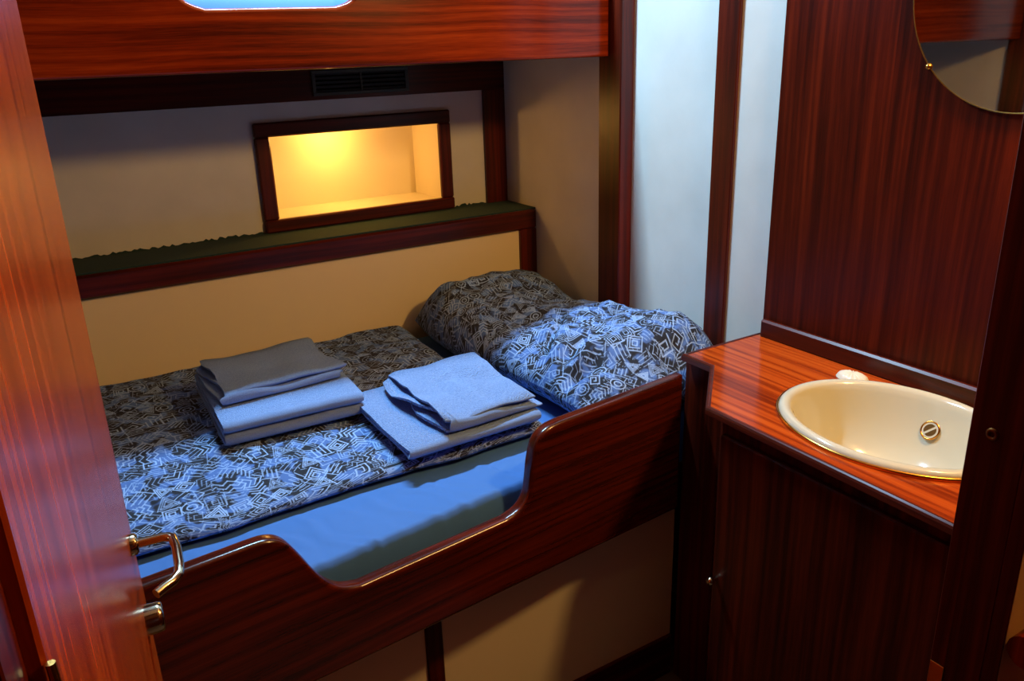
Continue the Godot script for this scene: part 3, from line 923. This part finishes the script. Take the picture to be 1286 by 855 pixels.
func build_vanity() -> void:
	var yc := 0.8655
	var cab := thing("vanity_cabinet", "dark mahogany vanity cabinet under the basin", "cabinet")
	# body follows the stepped front, set back under the top
	var body := PackedVector2Array([Vector2(1.405, 1.112), Vector2(1.19, 1.112), Vector2(1.19, 1.222), Vector2(1.046, 1.366), Vector2(1.046, 1.978), Vector2(1.405, 1.978)])
	var st := begin(1)
	for i in body.size():
		var a := body[i]
		var b := body[(i + 1) % body.size()]
		var mid := (a + b) * 0.5 - Vector2(1.3, 1.5)
		quad(st, Vector3(a.x, 0.0, a.y), Vector3(b.x, 0.0, b.y), Vector3(b.x, 0.850, b.y), Vector3(a.x, 0.850, a.y), Vector3(mid.x, 0, mid.y))
	plate(st, body, 0.0, -1)
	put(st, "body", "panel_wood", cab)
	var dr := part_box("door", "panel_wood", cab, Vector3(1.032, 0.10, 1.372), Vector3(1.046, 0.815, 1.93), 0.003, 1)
	var kb := begin(0, "plain")
	lathe(kb, [Vector2(0, 0.024), Vector2(0.006, 0.023), Vector2(0.009, 0.018), Vector2(0.008, 0.012), Vector2(0.004, 0.008), Vector2(0.005, 0.0)], Transform3D(Basis(Vector3.UP, Vector3.LEFT, Vector3.BACK), Vector3(1.032, 0.508, 1.385)), 16)
	put(kb, "knob", "nickel", dr)
	# worktop
	var wt := thing("worktop", "glossy orange-brown mahogany worktop with a stepped front edge", "worktop")
	var cx := 1.2164
	var cz := 1.5911
	var ax := 0.1646
	var az := 0.2034
	var hole := 0.90
	var e0 := PackedVector2Array([Vector2(1.404, 1.124), Vector2(1.175, 1.124), Vector2(1.175, 1.207), Vector2(1.024, 1.351), Vector2(1.018, cz)])
	var e1 := PackedVector2Array([Vector2(1.018, cz), Vector2(1.014, 1.98), Vector2(1.404, 1.98), Vector2(1.404, cz)])
	st = begin(2)
	var p0 := PackedVector2Array([Vector2(1.404, cz)])
	p0.append_array(e0)
	for k in 33:
		var a := PI + PI * k / 32.0
		p0.append(Vector2(cx + cos(a) * ax * hole, cz + sin(a) * az * hole))
	plate(st, p0, yc)
	var p1 := PackedVector2Array(e1)
	for k in 33:
		var a2 := PI * k / 32.0
		p1.append(Vector2(cx + cos(a2) * ax * hole, cz + sin(a2) * az * hole))
	plate(st, p1, yc)
	var under := PackedVector2Array([Vector2(1.404, 1.124), Vector2(1.175, 1.124), Vector2(1.175, 1.207), Vector2(1.024, 1.351), Vector2(1.014, 1.98), Vector2(1.404, 1.98)])
	for i in under.size():
		var a3 := under[i]
		var b3 := under[(i + 1) % under.size()]
		var m3 := (a3 + b3) * 0.5 - Vector2(1.25, 1.5)
		quad(st, Vector3(a3.x, 0.851, a3.y), Vector3(b3.x, 0.851, b3.y), Vector3(b3.x, yc, b3.y), Vector3(a3.x, yc, a3.y), Vector3(m3.x, 0, m3.y))
	put(st, "top", "top_wood", wt)
	# edging strip: follows left side, step and front, with rounded shoulders
	var line := [Vector2(1.404, 1.118), Vector2(1.168, 1.118), Vector2(1.168, 1.2035), Vector2(1.015, 1.348), Vector2(1.004, 1.98)]
	var prof := [Vector2(0.012, 0.850), Vector2(0.0, 0.852), Vector2(0.0, 0.861), Vector2(0.0015, 0.865), Vector2(0.004, 0.8672), Vector2(0.0075, 0.8672), Vector2(0.0095, 0.8657)]
	var miters := []
	for i in line.size():
		var d0: Vector2 = (line[i] - line[maxi(i - 1, 0)]).normalized() if i > 0 else (line[1] - line[0]).normalized()
		var d1: Vector2 = (line[mini(i + 1, line.size() - 1)] - line[i]).normalized() if i < line.size() - 1 else d0
		var n0 := Vector2(-d0.y, d0.x)
		var n1 := Vector2(-d1.y, d1.x)
		var m := (n0 + n1).normalized()
		# inward side
		miters.append(-m / maxf(0.4, m.dot(n0)))
	st = begin(2)
	for i in line.size() - 1:
		for k in prof.size() - 1:
			var q := []
			for s in [[i, k], [i + 1, k], [i + 1, k + 1], [i, k + 1]]:
				var p: Vector2 = line[s[0]] + miters[s[0]] * prof[s[1]].x
				q.append(Vector3(p.x, prof[s[1]].y, p.y))
			var o: Vector2 = -(miters[i] + miters[i + 1])
			quad(st, q[0], q[1], q[2], q[3], Vector3(o.x, 0.6 if k > 1 else (0.0 if k == 1 else -2.0), o.y), k)
	put(st, "edging", "trim_wood", wt)
	part_box("backsplash", "trim_wood", wt, Vector3(1.388, yc - 0.002, 1.134), Vector3(1.4035, 0.906, 1.98), 0.0045, 2)
	# mahogany panel behind
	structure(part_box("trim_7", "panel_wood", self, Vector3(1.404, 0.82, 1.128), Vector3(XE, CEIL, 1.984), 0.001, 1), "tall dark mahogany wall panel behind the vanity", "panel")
	# basin
	var bs := thing("washbasin", "oval cream ceramic washbasin with a gold rim band set in the worktop", "basin")
	var P := [Vector2(1.0, 0.0), Vector2(1.004, 0.005), Vector2(0.99, 0.0095), Vector2(0.965, 0.0125), Vector2(0.935, 0.0135), Vector2(0.905, 0.0115), Vector2(0.88, 0.006), Vector2(0.86, -0.004), Vector2(0.82, -0.025), Vector2(0.77, -0.05), Vector2(0.69, -0.078), Vector2(0.58, -0.102), Vector2(0.42, -0.12), Vector2(0.22, -0.129), Vector2(0.0, -0.132)]
	st = begin(0, "plain")
	lathe(st, P, Transform3D(Basis.IDENTITY, Vector3(cx, yc, cz)), 72, ax, az)
	put(st, "bowl", "ceramic", bs)
	st = begin(0, "plain")
	lathe(st, [Vector2(1.022, 0.0), Vector2(1.024, 0.003), Vector2(1.015, 0.006), Vector2(1.003, 0.0055), Vector2(1.0, 0.002)], Transform3D(Basis.IDENTITY, Vector3(cx, yc + 0.0004, cz)), 72, ax, az)
	put(st, "gold_band", "gold", bs)
	var ov := Node3D.new()
	ov.name = "overflow"
	bs.add_child(ov)
	var up := Vector3(-0.86, 0.51, 0.0).normalized()
	var side := Vector3(0, 0, 1)
	var b3b := Basis(up.cross(side).normalized(), up, side)
	var at := Vector3(cx + ax * 0.775, yc - 0.046, 1.586) + up * 0.002
	st = begin(0, "plain")
	lathe(st, [Vector2(0.0145, 0.0), Vector2(0.0152, 0.002), Vector2(0.0172, 0.002), Vector2(0.0182, 0.0)], Transform3D(b3b, at), 32)
	put(st, "ring", "gold", ov)
	st = begin(0, "plain")
	lathe(st, [Vector2(0.0, 0.0008), Vector2(0.0150, 0.0008), Vector2(0.0152, -0.001)], Transform3D(b3b, at), 28, 1, 1, -1)
	put(st, "cover", "ceramic", ov)
	for sgn in [-1, 1]:
		st = begin(0, "plain")
		var c0 := Vector2(0, 0)
		var half := []
		for k in 13:
			var a4 := PI * k / 12.0
			half.append(Vector2(cos(a4) * 0.0112, (sin(a4) * 0.0092 + 0.0020) * sgn).rotated(0.75))
		for k in 12:
			var v := []
			c0 = Vector2(0, 0.0020 * sgn).rotated(0.75)
			for p in [c0, half[k], half[k + 1]]: v.append(at + b3b * Vector3(p.x, 0.0011, p.y))
			if (v[2] - v[0]).cross(v[1] - v[0]).dot(up) >= 0: tri(st, v[0], v[1], v[2])
			else: tri(st, v[0], v[2], v[1])
		put(st, "slot", "dull_brass", ov)
	# shell-shaped soap dish
	st = begin(0, "plain")
	var n := 48
	var rings := 8
	var C := Vector3(1.341, yc, 1.416)
	var pts := []
	for j in rings + 1:
		var fr := float(j) / rings
		var row := []
		for k in n:
			var a5 := TAU * k / n
			var hinge := Vector2(-0.0, 0.0)
			var rad := 0.030 + 0.0022 * cos(a5 * 16.0) * smoothstep(-0.2, 0.4, cos(a5 - 0.6))
			var x := cos(a5) * rad * fr
			var z := sin(a5) * rad * 1.12 * fr
			var y := 0.013 * sqrt(maxf(0.0, 1.0 - fr * fr)) + 0.0014 * cos(a5 * 16.0) * fr * (1.0 - fr) * 4.0
			row.append(C + Vector3(x * 0.75 + hinge.x, y + 0.0005, z))
		pts.append(row)
	for j in rings:
		for k in n:
			var k2 := (k + 1) % n
			quad(st, pts[j][k], pts[j][k2], pts[j + 1][k2], pts[j + 1][k], pts[j + 1][k] - C + Vector3(0, 0.02, 0), 1)
	tag(put(st, "soap_shell", "shell"), "small white ribbed shell lying between the basin and the backsplash", "shell")

func build_door() -> void:
	var H := Vector3(-0.0262, 0, 1.992)
	var Fp := Vector3(0.0478, 0, 1.335)
	var d := (Fp - H).normalized()
	var n := Vector3(-d.z, 0, d.x).normalized()
	if n.x < 0: n = -n
	var w := (Fp - H).length()
	var B := Basis(d, Vector3.UP, n)
	if B.determinant() < 0: B = Basis(d, Vector3.UP, n)
	var dr := Node3D.new()
	dr.name = "door_1"
	add_child(dr)
	dr.position = H
	structure(dr, "open varnished orange-brown cabin door with a lever handle", "door")
	var inv := Transform3D(B, Vector3.ZERO)
	var st := begin(1)
	cbox(st, Vector3(0, 0.03, -0.036), Vector3(w, 1.985, 0), 0.002, inv)
	put(st, "leaf", "door_wood", dr)
	# positions along the leaf from the hinge: u, height, out from the face
	var P := func(u, y, o): return d * u + Vector3.UP * y + n * o
	var hd := Node3D.new()
	hd.name = "lever_handle"
	dr.add_child(hd)
	var uh := w - 0.062
	var yh := 0.962
	st = begin(0, "plain")
	lathe(st, [Vector2(0.013, 0.0), Vector2(0.013, 0.006), Vector2(0.010, 0.009), Vector2(0, 0.009)], Transform3D(Basis(d, n, d.cross(n)), P.call(uh, yh, 0.0)), 24)
	put(st, "rose", "nickel", hd)
	st = begin(0, "plain")
	var path := [P.call(uh, yh, 0.004), P.call(uh, yh, 0.036), P.call(uh - 0.002, yh, 0.042), P.call(uh - 0.008, yh, 0.047), P.call(uh - 0.03, yh - 0.001, 0.049), P.call(uh - 0.066, yh - 0.003, 0.049), P.call(uh - 0.082, yh - 0.004, 0.047), P.call(uh - 0.092, yh - 0.005, 0.040), P.call(uh - 0.100, yh - 0.005, 0.030), P.call(uh - 0.106, yh - 0.006, 0.022)]
	tube(st, path, 0.0056, 14)
	put(st, "lever", "nickel", hd)
	st = begin(0, "plain")
	lathe(st, [Vector2(0.019, 0.0), Vector2(0.0185, 0.014), Vector2(0.0175, 0.019), Vector2(0.014, 0.021), Vector2(0.006, 0.0215), Vector2(0, 0.0215)], Transform3D(Basis(d, n, d.cross(n)), P.call(w - 0.072, 0.862, 0.0)), 28)
	put(st, "lock_cylinder", "nickel", dr)
	for e in [0.45, 1.224, 1.75]:
		st = begin(0, "plain")
		tube(st, [P.call(-0.001, e - 0.03, 0.0022), P.call(-0.001, e - 0.0012, 0.0016)], 0.0022, 12)
		tube(st, [P.call(-0.001, e + 0.0012, 0.0022), P.call(-0.001, e + 0.03, 0.0016)], 0.0022, 12)
		put(st, "hinge", "brass", dr)

func build_mirror() -> void:
	var t := thing("mirror", "round mirror with a thin brass edge on the mahogany panel", "mirror")
	var X := Basis(Vector3.UP, Vector3.LEFT, Vector3.BACK)
	var C := Vector3(1.4035, 1.573, 1.608)
	var st := begin(0, "plain")
	lathe(st, [Vector2(0.0, 0.005), Vector2(0.197, 0.005)], Transform3D(X, C), 96, 1, 1, -1)
	put(st, "glass", "mirror", t)
	st = begin(0, "plain")
	lathe(st, [Vector2(0.197, 0.005), Vector2(0.199, 0.0062), Vector2(0.2, 0.0)], Transform3D(X, C), 96)
	put(st, "edge", "brass", t)
	for a in [PI * 0.78, PI * 0.22, -PI * 0.22, -PI * 0.78]:
		st = begin(0, "plain")
		lathe(st, [Vector2(0.0, 0.011), Vector2(0.004, 0.010), Vector2(0.006, 0.006), Vector2(0.006, 0.0)], Transform3D(X, C + Vector3(0, sin(a + PI / 2 - PI / 2) * 0.199, cos(a) * 0.199)), 14)
		put(st, "clip", "brass", t)
